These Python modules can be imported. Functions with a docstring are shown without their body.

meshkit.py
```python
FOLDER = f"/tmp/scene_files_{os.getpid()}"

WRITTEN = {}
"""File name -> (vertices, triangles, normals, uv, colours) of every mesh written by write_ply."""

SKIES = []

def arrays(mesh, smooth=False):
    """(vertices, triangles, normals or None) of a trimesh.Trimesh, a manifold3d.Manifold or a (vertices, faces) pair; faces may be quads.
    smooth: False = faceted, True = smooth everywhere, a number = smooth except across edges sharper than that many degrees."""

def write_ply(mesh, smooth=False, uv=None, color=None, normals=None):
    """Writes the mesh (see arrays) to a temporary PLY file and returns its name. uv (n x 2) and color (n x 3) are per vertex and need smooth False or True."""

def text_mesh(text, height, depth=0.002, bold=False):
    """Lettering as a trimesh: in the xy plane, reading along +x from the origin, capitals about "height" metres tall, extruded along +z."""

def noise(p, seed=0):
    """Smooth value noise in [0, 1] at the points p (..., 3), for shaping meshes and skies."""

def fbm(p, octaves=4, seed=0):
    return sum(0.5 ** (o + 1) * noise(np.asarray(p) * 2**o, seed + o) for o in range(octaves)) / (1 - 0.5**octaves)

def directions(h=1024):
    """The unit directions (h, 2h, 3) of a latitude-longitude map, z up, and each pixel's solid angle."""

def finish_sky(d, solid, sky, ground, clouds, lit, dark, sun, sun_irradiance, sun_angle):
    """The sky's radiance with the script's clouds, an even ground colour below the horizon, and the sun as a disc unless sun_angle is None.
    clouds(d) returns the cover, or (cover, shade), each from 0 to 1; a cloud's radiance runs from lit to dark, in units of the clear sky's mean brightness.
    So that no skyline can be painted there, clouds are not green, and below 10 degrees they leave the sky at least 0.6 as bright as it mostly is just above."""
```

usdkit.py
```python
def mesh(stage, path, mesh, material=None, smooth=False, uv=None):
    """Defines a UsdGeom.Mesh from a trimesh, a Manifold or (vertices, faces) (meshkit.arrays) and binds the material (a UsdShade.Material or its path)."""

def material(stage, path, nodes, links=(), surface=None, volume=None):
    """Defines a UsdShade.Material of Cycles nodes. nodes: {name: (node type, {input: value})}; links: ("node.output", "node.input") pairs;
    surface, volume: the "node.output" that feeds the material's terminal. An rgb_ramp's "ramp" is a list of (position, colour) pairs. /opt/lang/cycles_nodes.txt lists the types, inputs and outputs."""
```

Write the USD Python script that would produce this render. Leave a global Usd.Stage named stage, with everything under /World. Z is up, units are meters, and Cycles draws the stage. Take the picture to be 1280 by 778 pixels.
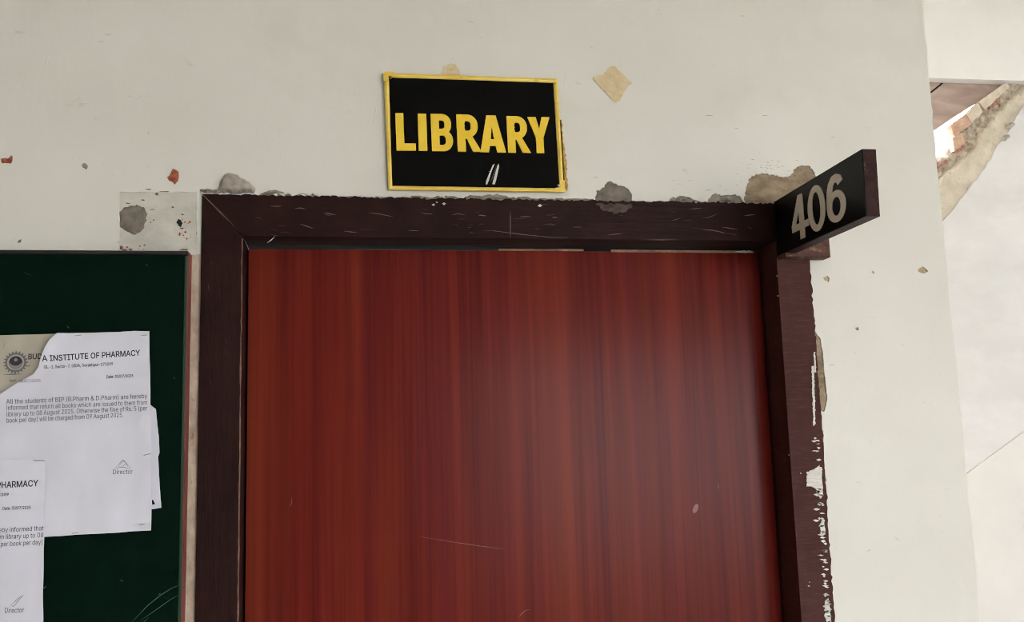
import math, random
import numpy as np, trimesh, usdkit, meshkit
from pxr import Usd, UsdGeom, UsdLux, UsdShade, Gf, Sdf
from shapely.geometry import Polygon, LineString, Point, box
from shapely.ops import unary_union
from shapely import affinity
from scipy.spatial import Delaunay

stage = Usd.Stage.CreateInMemory()
UsdGeom.SetStageUpAxis(stage, 'Z'); UsdGeom.SetStageMetersPerUnit(stage, 1.0)
UsdGeom.Xform.Define(stage, '/World'); UsdGeom.Scope.Define(stage, '/World/Looks')

# ------------------------------------------------------------------ camera, sky, exposure
FPX, YAW, PITCH, ROLL = 1209.58, .172634, .142005, -.0290195
CAM = np.array([0.0, -1.55663, 1.75])
_f = np.array([math.sin(YAW) * math.cos(PITCH), math.cos(YAW) * math.cos(PITCH), math.sin(PITCH)])
_r = np.array([math.cos(YAW), -math.sin(YAW), 0]); _u = np.cross(_r, _f)
RIGHT = math.cos(ROLL) * _r + math.sin(ROLL) * _u; UP = -math.sin(ROLL) * _r + math.cos(ROLL) * _u
cam = UsdGeom.Camera.Define(stage, '/World/camera')
cam.CreateHorizontalApertureAttr(36.0); cam.CreateVerticalApertureAttr(36.0 * 778 / 1280)
cam.CreateFocalLengthAttr(36.0 * FPX / 1280); cam.CreateClippingRangeAttr((0.05, 5000))
cam.AddTransformOp().Set(Gf.Matrix4d(*[float(x) for x in (*RIGHT, 0, *UP, 0, *(-_f), 0, *CAM, 1)]))
cam.CreateExposureAttr(1.18)
dome = UsdLux.DomeLight.Define(stage, '/World/sky')          # plain bright overcast
dome.CreateIntensityAttr(1.9); dome.CreateColorAttr(Gf.Vec3f(0.985, 0.995, 1.0))

# ------------------------------------------------------------------ helpers
def P(px, py, y=0.0):
    """the point of the plane at depth y that the photograph shows at this pixel"""
    d = _f + (px - 640) / FPX * RIGHT - (py - 389) / FPX * UP
    return CAM + (y - CAM[1]) / d[1] * d
def PX(px, py, x):
    d = _f + (px - 640) / FPX * RIGHT - (py - 389) / FPX * UP
    return CAM + (x - CAM[0]) / d[0] * d
def xz(pts, y=0.0): return [tuple(P(a, b, y)[[0, 2]]) for a, b in pts]

used = {}
def numbered(parent, name):
    n = used.get((parent, name), 0); used[(parent, name)] = n + 1
    return f'{parent}/{name}' + (f'_{n:03d}' if n else '')
def tag(prim, label=None, cat=None, group=None, kind=None):
    for k, v in (('label', label), ('category', cat), ('group', group), ('kind', kind)):
        if v: prim.SetCustomDataByKey(k, v)
    return prim
ORIGIN = {}
def thing(name, loc, label, cat, group=None, kind=None):
    path = numbered('/World', name)
    x = UsdGeom.Xform.Define(stage, path); x.AddTranslateOp().Set(Gf.Vec3d(*map(float, loc)))
    ORIGIN[path] = np.asarray(loc, float)
    return tag(x.GetPrim(), label, cat, group, kind)
def obj(name, mesh, mat, parent=None, smooth=False, label=None, kind=None):
    pp = str(parent.GetPath()) if parent else '/World'
    path = numbered(pp, name)
    off = ORIGIN.get(pp, np.zeros(3)); ORIGIN[path] = off
    v, f = (np.asarray(mesh.vertices), np.asarray(mesh.faces)) if hasattr(mesh, 'vertices') else mesh
    sub = off
    if parent and not parent.IsA(UsdGeom.Mesh): sub = off
    m = usdkit.mesh(stage, path, trimesh.Trimesh(np.asarray(v, float) - sub, f, process=False), MATS[mat], smooth=smooth)
    return tag(m.GetPrim(), label, kind=kind)
def cat(ms): return trimesh.util.concatenate(ms)
def bx(x0, x1, y0, y1, z0, z1, bevel=0.0):
    if bevel <= 0:
        m = trimesh.creation.box([x1 - x0, y1 - y0, z1 - z0]); m.apply_translation([(x0 + x1) / 2, (y0 + y1) / 2, (z0 + z1) / 2]); return m
    pts = []
    for sx in (0, 1):
        for sy in (0, 1):
            for sz in (0, 1):
                c = np.array([(x0, x1)[sx], (y0, y1)[sy], (z0, z1)[sz]]); s = 1 - 2 * np.array([sx, sy, sz])
                for a in range(3):
                    o = np.full(3, bevel); o[a] = 0; pts.append(c + s * o)
    return trimesh.convex.convex_hull(np.array(pts))
XZ = np.array([[1, 0, 0, 0], [0, 0, -1, 0], [0, 1, 0, 0], [0, 0, 0, 1.0]])
def geoms(poly): return [g for g in getattr(poly, 'geoms', [poly]) if g.geom_type == 'Polygon' and g.area > 1e-9]
def ext(poly, yb, depth):
    """polygon in (x, z) made solid from y = yb towards the room by depth"""
    ms = [trimesh.creation.extrude_polygon(g, depth, engine='earcut') for g in geoms(poly)]
    m = cat(ms); m.apply_transform(XZ); m.apply_translation([0, yb, 0]); return m
def jag(pts, step, amp, seed, closed=True):
    """a polyline made ragged"""
    rng = np.random.default_rng(seed); pts = np.asarray(pts, float)
    ring = np.vstack([pts, pts[:1]]) if closed else pts
    out = []
    for a, b in zip(ring[:-1], ring[1:]):
        n = max(1, int(np.hypot(*(b - a)) / step))
        for k in range(n):
            out.append(a + (b - a) * k / n + rng.normal(0, amp, 2) * (0.5 if k == 0 else 1))
    if not closed: out.append(ring[-1])
    return [tuple(o) for o in out]
def ragged(pts, step, amp, seed):
    p = Polygon(jag(pts, step, amp, seed)).buffer(0)
    return max(geoms(p), key=lambda g: g.area)
def tri(poly, res):
    """triangulates a polygon with inner points about res apart -> 2-D points, faces, boundary distance"""
    poly = poly.buffer(0); poly = max(geoms(poly), key=lambda g: g.area)
    ring = poly.segmentize(res)
    b = np.vstack([np.array(ring.exterior.coords)[:-1]] + [np.array(i.coords)[:-1] for i in ring.interiors])
    x0, z0, x1, z1 = poly.bounds
    g = np.stack(np.meshgrid(np.arange(x0, x1, res), np.arange(z0, z1, res)), -1).reshape(-1, 2)
    g = g + (np.round(g[:, 1:] / res) % 2) * [res / 2, 0]
    from shapely import contains_xy, distance, points
    inner = poly.buffer(-res * .45)
    g = g[contains_xy(inner, g[:, 0], g[:, 1])] if not inner.is_empty else g[:0]
    pts = np.vstack([b, g]); f = Delaunay(pts).simplices
    c = pts[f].mean(1); f = f[contains_xy(poly, c[:, 0], c[:, 1])]
    d = distance(points(pts), poly.boundary)
    a = pts[f]; area = np.cross(a[:, 1] - a[:, 0], a[:, 2] - a[:, 0])
    f[area > 0] = f[area > 0][:, ::1]; f[area < 0] = f[area < 0][:, [0, 2, 1]]
    return pts, f[np.abs(area) > 1e-12], d
def rough(poly, y0, rise, edge, amp, freq, res, seed):
    """a lump or a ragged patch: rises from y0 towards the room, roughened"""
    p, f, d = tri(poly, res)
    k = np.clip(d / max(edge, 1e-6), 0, 1); k = np.sqrt(1 - (1 - k) ** 2)
    q = np.c_[p[:, 0], p[:, 1], np.zeros(len(p))]
    n = meshkit.fbm(q * freq, 4, seed)
    y = y0 - rise * k - amp * (n - .35) * np.clip(d / (res * 1.2), 0, 1)
    return trimesh.Trimesh(np.c_[p[:, 0], y, p[:, 1]], f, process=False)
def sheet(poly, yfun, res, t=.0003):
    p, f, d = tri(poly, res)
    n = len(p); y = yfun(p[:, 0], p[:, 1])
    v = np.vstack([np.c_[p[:, 0], y, p[:, 1]], np.c_[p[:, 0], y + t, p[:, 1]]])
    e = np.sort(np.vstack([f[:, [0, 1]], f[:, [1, 2]], f[:, [2, 0]]]), 1)
    u, c = np.unique(e, axis=0, return_counts=True); u = u[c == 1]
    side = np.vstack([np.c_[u[:, 0], u[:, 1], u[:, 1] + n], np.c_[u[:, 0], u[:, 1] + n, u[:, 0] + n]])
    return trimesh.Trimesh(v, np.vstack([f, f[:, ::-1] + n, side]), process=False)
def ribbon(pts, w, y, taper=True):
    """a thin stroke lying on the plane y"""
    l = LineString(pts)
    n = max(2, int(l.length / .004)); c = np.array([l.interpolate(i / n, True).coords[0] for i in range(n + 1)])
    t = np.gradient(c, axis=0); t /= np.linalg.norm(t, axis=1, keepdims=True) + 1e-9; nrm = np.c_[-t[:, 1], t[:, 0]]
    k = np.sin(np.linspace(.15, math.pi - .15, n + 1))[:, None] if taper else 1.0
    a, b = c + nrm * w / 2 * k, c - nrm * w / 2 * k
    pg = Polygon(np.vstack([a, b[::-1]])).buffer(0)
    return ext(pg, y + .0002, .0004)

# ------------------------------------------------------------------ materials
MATS = {}
def mat(name, c1, c2=None, scale=(6, 6, 6), ramp=(.35, .65), rough=.5, bumps=(), spec=.5, detail=4, distortion=0, extra=None, metallic=0, coat=0, rough2=None):
    """colour runs c1..c2 over noise in world space; bumps: (scale xyz, distance, detail) layers; extra: list of (scale, (lo, hi), colour, amount) stains"""
    N = {'geo': ('geometry', {}), 'p': ('principled_bsdf', {'roughness': rough, 'specular_ior_level': spec, 'metallic': metallic, 'coat_weight': coat, 'coat_roughness': .12})}
    L = []
    if c2 is None: N['p'][1]['base_color'] = c1
    else:
        N['m'] = ('mapping', {'scale': scale}); N['n'] = ('noise_texture', {'scale': 1.0, 'detail': detail, 'roughness': .55, 'distortion': distortion})
        N['r'] = ('rgb_ramp', {'ramp': [(ramp[0], c1), (ramp[1], c2)]})
        L += [('geo.position', 'm.vector'), ('m.vector', 'n.vector'), ('n.fac', 'r.fac')]
        last = 'r.color'
        for i, (s, (lo, hi), col, amt) in enumerate(extra or []):
            N[f'em{i}'] = ('mapping', {'scale': s, 'location': (3.1 * i + 1, 7.7, 1.3 * i)}); N[f'en{i}'] = ('noise_texture', {'scale': 1.0, 'detail': 5, 'roughness': .6})
            N[f'er{i}'] = ('rgb_ramp', {'ramp': [(lo, (0, 0, 0)), (hi, (amt, amt, amt))]}); N[f'ex{i}'] = ('mix', {'color2': col})
            L += [('geo.position', f'em{i}.vector'), (f'em{i}.vector', f'en{i}.vector'), (f'en{i}.fac', f'er{i}.fac'), (f'er{i}.color', f'ex{i}.fac'), (last, f'ex{i}.color1')]
            last = f'ex{i}.color'
        L.append((last, 'p.base_color'))
        if rough2 is not None:
            N['rr'] = ('map_range', {'from_min': ramp[0], 'from_max': ramp[1], 'to_min': rough, 'to_max': rough2, 'clamp': True})
            L += [('n.fac', 'rr.value'), ('rr.result', 'p.roughness')]
    prev = None
    for i, (s, dist, det) in enumerate(bumps):
        N[f'bm{i}'] = ('mapping', {'scale': s, 'location': (2.2 * i, .7 * i, 5.1 * i)}); N[f'bn{i}'] = ('noise_texture', {'scale': 1.0, 'detail': det, 'roughness': .55}); N[f'b{i}'] = ('bump', {'distance': dist, 'strength': 1.0})
        L += [('geo.position', f'bm{i}.vector'), (f'bm{i}.vector', f'bn{i}.vector'), (f'bn{i}.fac', f'b{i}.height')]
        if prev: L.append((f'{prev}.normal', f'b{i}.normal'))
        prev = f'b{i}'
    if prev: L.append((f'{prev}.normal', 'p.normal'))
    MATS[name] = usdkit.material(stage, '/World/Looks/' + name, N, L, surface='p.BSDF')

mat('wall_paint', (.69, .673, .628), (.74, .723, .682), (3, 3, 3), rough=.45, spec=.3,
    bumps=[((3.5, 3, 2.2), .006, 2), ((48, 20, 12), .0004, 3), ((240, 200, 200), .00016, 2)],
    extra=[((30, 20, 60), (.68, .74), (.45, .42, .36), .35), ((2.2, 2, 2.8), (.58, .72), (.62, .60, .54), .5), ((90, 30, 200), (.71, .75), (.25, .23, .2), .5)])
mat('plain_plaster', (.68, .68, .675), (.73, .73, .725), (4, 4, 4), rough=.7, bumps=[((5, 5, 5), .006, 3), ((80, 80, 80), .0008, 3)])
mat('corridor_paint', (.70, .68, .63), (.75, .73, .68), (2, 2, 2), rough=.6, bumps=[((4, 4, 4), .004, 3)])
mat('floor_stone', (.30, .29, .27), (.40, .385, .355), (5, 5, 5), rough=.4, bumps=[((40, 40, 40), .0006, 3)])
mat('ground_earth', (.25, .23, .19), (.34, .32, .26), (.2, .2, .2), rough=.9)
mat('cement', (.20, .17, .14), (.36, .32, .27), (60, 60, 60), rough=.9, bumps=[((160, 160, 160), .002, 4)])
mat('cement_dark', (.15, .13, .105), (.24, .21, .175), (70, 70, 70), rough=.9, bumps=[((180, 180, 180), .002, 4)])
mat('cement_lump', (.27, .235, .2), (.42, .375, .33), (45, 45, 30), rough=.9, bumps=[((160, 160, 160), .0015, 4)])
mat('plaster_tan', (.22, .160, .105), (.40, .31, .21), (35, 35, 55), rough=.85, bumps=[((120, 120, 220), .0018, 4)], extra=[((60, 30, 90), (.58, .68), (.17, .13, .09), .7)])
mat('bed_cement', (.19, .16, .13), (.34, .3, .25), (50, 50, 50), rough=.9, bumps=[((150, 150, 150), .0015, 4)])
mat('raw_plaster', (.42, .33, .25), (.60, .50, .40), (50, 50, 30), rough=.9, bumps=[((220, 220, 140), .002, 4)], extra=[((90, 40, 60), (.62, .7), (.3, .09, .05), .6)])
mat('repair_plaster', (.50, .49, .44), (.64, .62, .565), (18, 18, 24), rough=.75, bumps=[((25, 20, 30), .0025, 4), ((160, 160, 160), .0006, 3)],
    extra=[((45, 30, 70), (.60, .74), (.45, .38, .26), .4), ((120, 60, 120), (.70, .75), (.25, .1, .06), .8)])
mat('brick_red', (.22, .045, .02), (.45, .14, .07), (140, 140, 140), rough=.9, bumps=[((260, 260, 260), .002, 3)])
mat('dirt_brown', (.13, .085, .05), (.27, .2, .13), (120, 120, 120), rough=.95)
mat('hole_dark', (.012, .010, .009), rough=.9)
mat('chip_ochre', (.42, .30, .13), (.5, .42, .28), (150, 150, 150), rough=.8)
mat('frame_paint', (.0165, .0068, .0064), (.028, .0112, .0102), (14, 14, 14), rough=.45, spec=.06,
    bumps=[((9, 60, 130), .0010, 4), ((60, 200, 300), .0004, 3)])
mat('frame_paint_upright', (.0165, .0068, .0064), (.028, .0112, .0102), (14, 14, 14), rough=.45, spec=.06,
    bumps=[((110, 60, 7), .0009, 4), ((300, 200, 60), .0004, 3)])
mat('frame_paint_lighter', (.054, .0185, .0165), (.074, .028, .025), (14, 14, 10), rough=.5, spec=.07,
    bumps=[((110, 60, 7), .0007, 4), ((60, 200, 420), .0005, 3)], extra=[((40, 40, 300), (.5, .7), (.10, .046, .042), .5)])  # lighter brown than the rest of the frame
mat('scratch_dim', (.055, .032, .027), (.11, .066, .053), (90, 90, 90), rough=.7)
mat('scraped_wood', (.15, .08, .06), (.25, .145, .11), (90, 90, 90), rough=.7)
mat('dusty_paint', (.035, .020, .018), (.10, .068, .058), (110, 110, 110), rough=.8)
mat('worn_lipping', (.16, .085, .045), (.36, .21, .12), (60, 60, 200), rough=.6)
mat('white_smear', (.62, .6, .56), (.75, .73, .69), (90, 90, 300), rough=.6, bumps=[((60, 60, 500), .001, 2)])
mat('laminate', (.084, .0084, .0070), (.172, .0200, .0140), (42, 20, .7), ramp=(.32, .66), rough=.2, spec=.055, detail=6, distortion=.25,
    bumps=[((900, 500, 30), .00006, 2)],
    extra=[((130, 40, 1.3), (.50, .70), (.06, .008, .012), .55), ((9, 10, .5), (.45, .75), (.24, .042, .016), .5), ((20, 10, .4), (.55, .7), (.13, .014, .022), .6)])
mat('board_cloth', (.0011, .0085, .0052), (.002, .0115, .0072), (30, 30, 30), rough=.4, spec=.035, bumps=[((500, 500, 500), .00015, 2)])
mat('board_rim', (.004, .035, .018), rough=.35)
mat('board_black', (.004, .004, .004), rough=.5)
mat('board_edge', (.17, .022, .02), (.26, .05, .045), (40, 40, 10), rough=.6)
mat('scratch_green', (.05, .16, .1), rough=.6)
mat('paper_white', (.66, .66, .765), (.715, .715, .82), (9, 9, 9), rough=.7, spec=.25)
mat('paper_old', (.43, .395, .33), (.50, .46, .39), (25, 25, 25), rough=.75, spec=.25, extra=[((20, 20, 20), (.5, .8), (.35, .29, .2), .4)])
mat('ink', (.03, .028, .045), rough=.7)
mat('ink_grey', (.15, .145, .17), rough=.7)
mat('ink_faint', (.27, .26, .29), rough=.7)
mat('staple_steel', (.45, .45, .45), rough=.35, metallic=1)
mat('sign_black', (.0035, .0035, .004), (.005, .005, .005), (30, 30, 30), rough=.2, spec=.045)
mat('sign_gold', (.80, .55, .08), (.90, .68, .16), (25, 25, 25), rough=.36, metallic=.1, extra=[((50, 50, 50), (.62, .75), (.30, .15, .03), .6)])
mat('letter_yellow', (.86, .57, .03), (.92, .64, .06), (20, 20, 20), rough=.4, spec=.3)
mat('sign_side', (.17, .085, .03), rough=.6)
mat('old_adhesive', (.40, .25, .06), (.58, .42, .16), (150, 150, 150), rough=.8, bumps=[((300, 300, 300), .001, 3)], extra=[((140, 140, 140), (.58, .66), (.12, .07, .02), .8)])
mat('screw_steel', (.5, .45, .35), rough=.35, metallic=1)
mat('streak_white', (.62, .60, .57), rough=.6)
mat('streak_brown', (.05, .03, .03), rough=.6)
mat('plate_black', (.0045, .0045, .0045), rough=.25, spec=.09)
mat('plate_edge', (.026, .0105, .0100), (.046, .020, .019), (60, 60, 60), rough=.5, spec=.08, bumps=[((80, 80, 80), .001, 3)], extra=[((60, 60, 60), (.62, .72), (.22, .14, .11), .6)])
mat('digit_grey', (.66, .60, .48), (.70, .64, .52), (30, 30, 30), rough=.45)
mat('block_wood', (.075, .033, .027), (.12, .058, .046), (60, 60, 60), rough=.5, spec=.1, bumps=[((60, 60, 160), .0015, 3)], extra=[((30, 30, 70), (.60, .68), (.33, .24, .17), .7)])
mat('masking_tape', (.60, .47, .27), (.70, .58, .38), (40, 40, 40), rough=.7, bumps=[((50, 50, 50), .0015, 3)], extra=[((60, 60, 60), (.62, .75), (.42, .28, .12), .6)])
mat('stone_pink', (.30, .215, .185), (.46, .36, .315), (6, 6, 22), rough=.45, detail=6, distortion=.6)
mat('rubble', (.32, .26, .20), (.58, .52, .43), (50, 50, 50), rough=.95, bumps=[((90, 90, 90), .006, 4)], extra=[((40, 40, 40), (.60, .68), (.22, .14, .10), .8)])
mat('cream_coat', (.48, .43, .345), (.62, .575, .48), (16, 16, 16), rough=.9, bumps=[((35, 35, 35), .006, 4)], extra=[((60, 60, 60), (.66, .71), (.25, .19, .13), .7)])
mat('brick_dusty', (.22, .095, .07), (.40, .25, .19), (80, 80, 80), rough=.95, bumps=[((160, 160, 160), .003, 3)])
mat('brick_pale', (.45, .27, .19), (.58, .41, .31), (40, 40, 40), rough=.9, bumps=[((90, 90, 90), .003, 3)])
mat('brick_cream', (.52, .45, .36), (.64, .58, .48), (40, 40, 40), rough=.9, bumps=[((90, 90, 90), .003, 3)])
mat('white_wash', (.565, .565, .565), (.625, .625, .625), (5, 5, 9), rough=.65, bumps=[((6, 6, 16), .004, 3), ((90, 90, 90), .0006, 3)])
mat('white_wash_warm', (.59, .58, .565), (.63, .62, .60), (5, 5, 5), rough=.65, bumps=[((5, 5, 5), .003, 3)])

# ------------------------------------------------------------------ room shell
FX0, FX1, FZ = -.2225, .803, 2.165          # door frame outline
OX0, OX1, OZ = -.1595, .7405, 2.0965        # opening
WX = 1.069                                   # right end of the wall

# places where the paint is off the wall (pixels of the photograph -> the wall plane)
chips = {}
def chip(name, pts, step=.003, amp=.0012, seed=1):
    chips[name] = ragged(xz(pts), step, amp, seed); return chips[name]
chip('brown', [(931, 256), (932, 236), (936, 224), (945, 218), (960, 217), (978, 221), (988, 220), (993, 211), (1001, 207), (1010, 208), (1017, 212), (1020, 222), (1020, 262), (931, 262)], seed=3)
chip('dark', [(744, 256), (746, 240), (752, 236), (757, 229), (764, 227), (772, 231), (781, 233), (787, 238), (790, 247), (791, 256)], seed=4)
chip('low_a', [(833, 256), (838, 248), (850, 245), (861, 246), (870, 250), (874, 256)], seed=5)
chip('low_b', [(882, 257), (886, 248), (895, 242), (906, 244), (918, 243), (926, 247), (931, 258)], seed=6)
chip('run_a', [(498, 252), (510, 246), (520, 244), (535, 246), (548, 248), (560, 245), (570, 246), (576, 249), (590, 246), (606, 244), (622, 243), (634, 246), (660, 247), (690, 248), (715, 248), (745, 250), (745, 256), (498, 254)], seed=7)
chip('run_b', [(320, 247), (332, 240), (346, 238), (362, 243), (380, 242), (400, 244), (420, 246), (440, 245), (460, 246), (480, 246), (498, 248), (500, 256), (320, 252)], amp=.0010, seed=8)
chip('side', [(1014, 418), (1020, 416), (1026, 425), (1029, 445), (1031, 470), (1034, 495), (1033, 506), (1030, 515), (1022, 515), (1014, 515)], amp=.0007, seed=9)
chip('side_low', [(1018, 540), (1029, 538), (1030, 555), (1027, 570), (1018, 572)], amp=.0009, seed=10)
chip('square', [(148.5, 240), (246, 240), (247, 330), (226, 330), (226, 320), (147.5, 320)], step=.012, amp=.0006, seed=11)
chip('strip', [(232, 318), (250, 318), (250, 820), (232, 820)], step=.02, amp=.0003, seed=12)
chip('red_a', [(1, 197), (8, 198), (15, 194), (16, 198), (14, 204), (2, 205)], amp=.0008, seed=13)
chip('grey_a', [(102, 205), (106, 203), (110, 208), (108, 212), (103, 210)], amp=.0006, seed=14)
chip('red_b', [(209, 221), (214, 215), (217, 211), (222, 214), (224, 222), (219, 230), (214, 227), (209, 224)], amp=.001, seed=15)
chip('ochre_a', [(1029, 348), (1034, 345), (1037, 348), (1036, 353), (1031, 351)], amp=.0006, seed=16)
chip('ochre_b', [(1147, 337), (1154, 333), (1160, 339), (1156, 342), (1150, 341)], amp=.0006, seed=17)
chip('tiny_a', [(1089, 340), (1092, 339), (1093, 343)], amp=.0002, seed=18)
chip('tiny_b', [(1069, 410), (1073, 409), (1073, 413), (1070, 413)], amp=.0003, seed=19)
chip('tiny_c', [(22, 302), (26, 299), (26, 303), (23, 304)], amp=.0003, seed=20)

edge_top = jag([(FX0 - .0005, 0), (FX0 - .0005, FZ + .001)], .02, .0006, 31, closed=False)
frame_hole = Polygon(edge_top + jag([(FX0, FZ + .001), (FX1 + .001, FZ + .001)], .006, .0010, 32, closed=False)
                     + jag([(FX1 + .001, FZ), (FX1 + .001, 2.06), (.8035, 1.99), (.8045, 1.9), (.8035, 1.74), (.7995, 1.6), (.7985, 1.45), (.7975, 0)], .007, .0011, 33, closed=False)).buffer(0)
right_edge = jag([(WX, 0), (WX + .001, 1.44), (WX, 1.7), (WX - .0015, 2.15), (WX - .001, 2.3), (WX + .0005, 2.57), (WX, 3.3)], .02, .0011, 34, closed=False)
outer = Polygon([(-3.2, 0)] + right_edge + [(-3.2, 3.3)])
paint = outer.difference(unary_union([frame_hole] + list(chips.values())))

wf = thing('wall_front', (0, 0, 0), 'off-white painted corridor wall with chips and cement patches around the door', 'wall', kind='structure')
obj('paint_coat', ext(paint, .003, .003), 'wall_paint', wf)
core = box(-3.2, 0, WX - .004, 3.3).difference(box(FX0 + .002, -1, FX1 - .006, FZ - .002))
obj('masonry', ext(core, .23, .2265), 'bed_cement', wf, label='rough cement behind the paint')
# what shows in the chips
obj('cement_patch', rough(chips['brown'].buffer(.002), .0032, -.0, .004, .004, 60, .004, 1), 'plaster_tan', wf, True, 'tan bare plaster patch behind the room number plate')
obj('cement_patch', rough(chips['dark'].buffer(.002), .0032, .001, .006, .004, 80, .003, 2), 'cement_dark', wf, True, 'dark grey cement chip above the middle of the door frame')
for k in ('low_a', 'low_b', 'run_a', 'run_b'):
    obj('cement_patch', rough(chips[k].buffer(.0015), .0032, .001, .004, .004, 120, .003, 3), 'cement', wf, True)
obj('cement_patch', rough(chips['side'].buffer(.0012), .0032, .002, .005, .0015, 80, .003, 4), 'plaster_tan', wf, True)
obj('cement_patch', rough(chips['side_low'].buffer(.001), .0032, .001, .004, .002, 100, .003, 5), 'cement', wf, True)
obj('repair_plaster', rough(chips['square'].buffer(.001), .0020, 0, .004, .0022, 40, .005, 6), 'repair_plaster', wf, True, 'square of patchy white repair plaster beside the frame corner')
obj('raw_plaster_strip', rough(chips['strip'].buffer(.0005), .0020, .0005, .004, .002, 120, .004, 7), 'raw_plaster', wf, True, 'narrow strip of raw cream plaster between board and frame')
obj('cement_patch', rough(ragged(xz([(149, 265), (157, 257), (168, 255), (180, 258), (184, 268), (181, 279), (178, 288), (169, 294), (158, 290), (149, 283)]), .004, .0011, 41), .0022, .0016, .004, .0012, 120, .003, 8), 'cement_dark', wf, True, 'round grey cement plug in the repair plaster')
obj('screw_hole', rough(ragged(xz([(220, 278), (223, 273), (226, 275), (228, 279), (226, 284), (223, 282)]), .0025, .0008, 42), .0012, .0004, .002, .0004, 120, .002, 9), 'hole_dark', wf, True)
rng = random.Random(5); bits = []
for k in range(26):
    a, b = (rng.gauss(229, 4.0), rng.uniform(268, 300)) if k < 20 else (rng.uniform(146, 182), rng.uniform(305, 312))
    s = rng.uniform(.6, 1.7)
    bits.append(rough(ragged(xz([(a - s, b), (a, b - s), (a + s, b + .3), (a + .2, b + s)]), .0015, .0003, 100 + k), .0012, .0008, .001, .0005, 200, .0015, k))
dirt = []
for k, (a, b, u, w) in enumerate([(185, 237, 4, 1), (196, 242.5, 2.4, 2), (206, 239.5, 7, .7), (152, 310, 2.2, 3), (147.5, 303, 1.4, 2.2), (156, 313, 3, 2), (163, 312, 3, 1.6), (216, 259, 1.8, 1), (192, 275, 1.4, 1), (188, 278, 1.2, .7), (190, 262, 3, .7), (178, 250, 3.5, .7), (160, 254, 4, .8), (230, 312, 6, 1.2), (246, 268, .8, 3), (246, 290, .8, 4)]):
    dirt.append(rough(ragged(xz([(a - u, b + w * .3), (a - u * .3, b - w), (a + u, b - w * .4), (a + u * .5, b + w)]), .0018, .0004, 900 + k), .0008 if 240 < b < 308 else -.0001, .0008, .001, .0006, 150, .0015, k))
obj('dirt', cat(dirt), 'dirt_brown', wf, kind='stuff')
obj('brick_crumb', cat(bits), 'brick_red', wf, kind='stuff')
for k, (m, s) in {'red_a': ('brick_red', 21), 'grey_a': ('cement', 22), 'red_b': ('brick_red', 23), 'ochre_a': ('chip_ochre', 24), 'ochre_b': ('chip_ochre', 25), 'tiny_a': ('cement', 26), 'tiny_b': ('cement', 27), 'tiny_c': ('cement_dark', 28)}.items():
    obj('paint_chip', rough(chips[k].buffer(.0008), .0031, .0006, .002, .0025, 160, .0022, s), m, wf, True)
# raised ragged paint edge along the repair square
obj('paint_ridge', cat([rough(Polygon(jag(xz([(149, 236.6), (165, 238), (180, 237.2), (205, 239), (220, 238.6), (232, 238), (240, 235), (240, 238), (225, 241.2), (190, 240), (152, 238.8)]), .010, .0004, 51)).buffer(0), .0003, .0018, .002, .0006, 60, .0025, 10),
                        rough(Polygon(jag(xz([(146.5, 237), (149.5, 237), (149.5, 275), (148.5, 310), (146.5, 310)]), .012, .0004, 52)).buffer(0), .0003, .0018, .002, .0006, 60, .0025, 11)]), 'wall_paint', wf, True)
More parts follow.
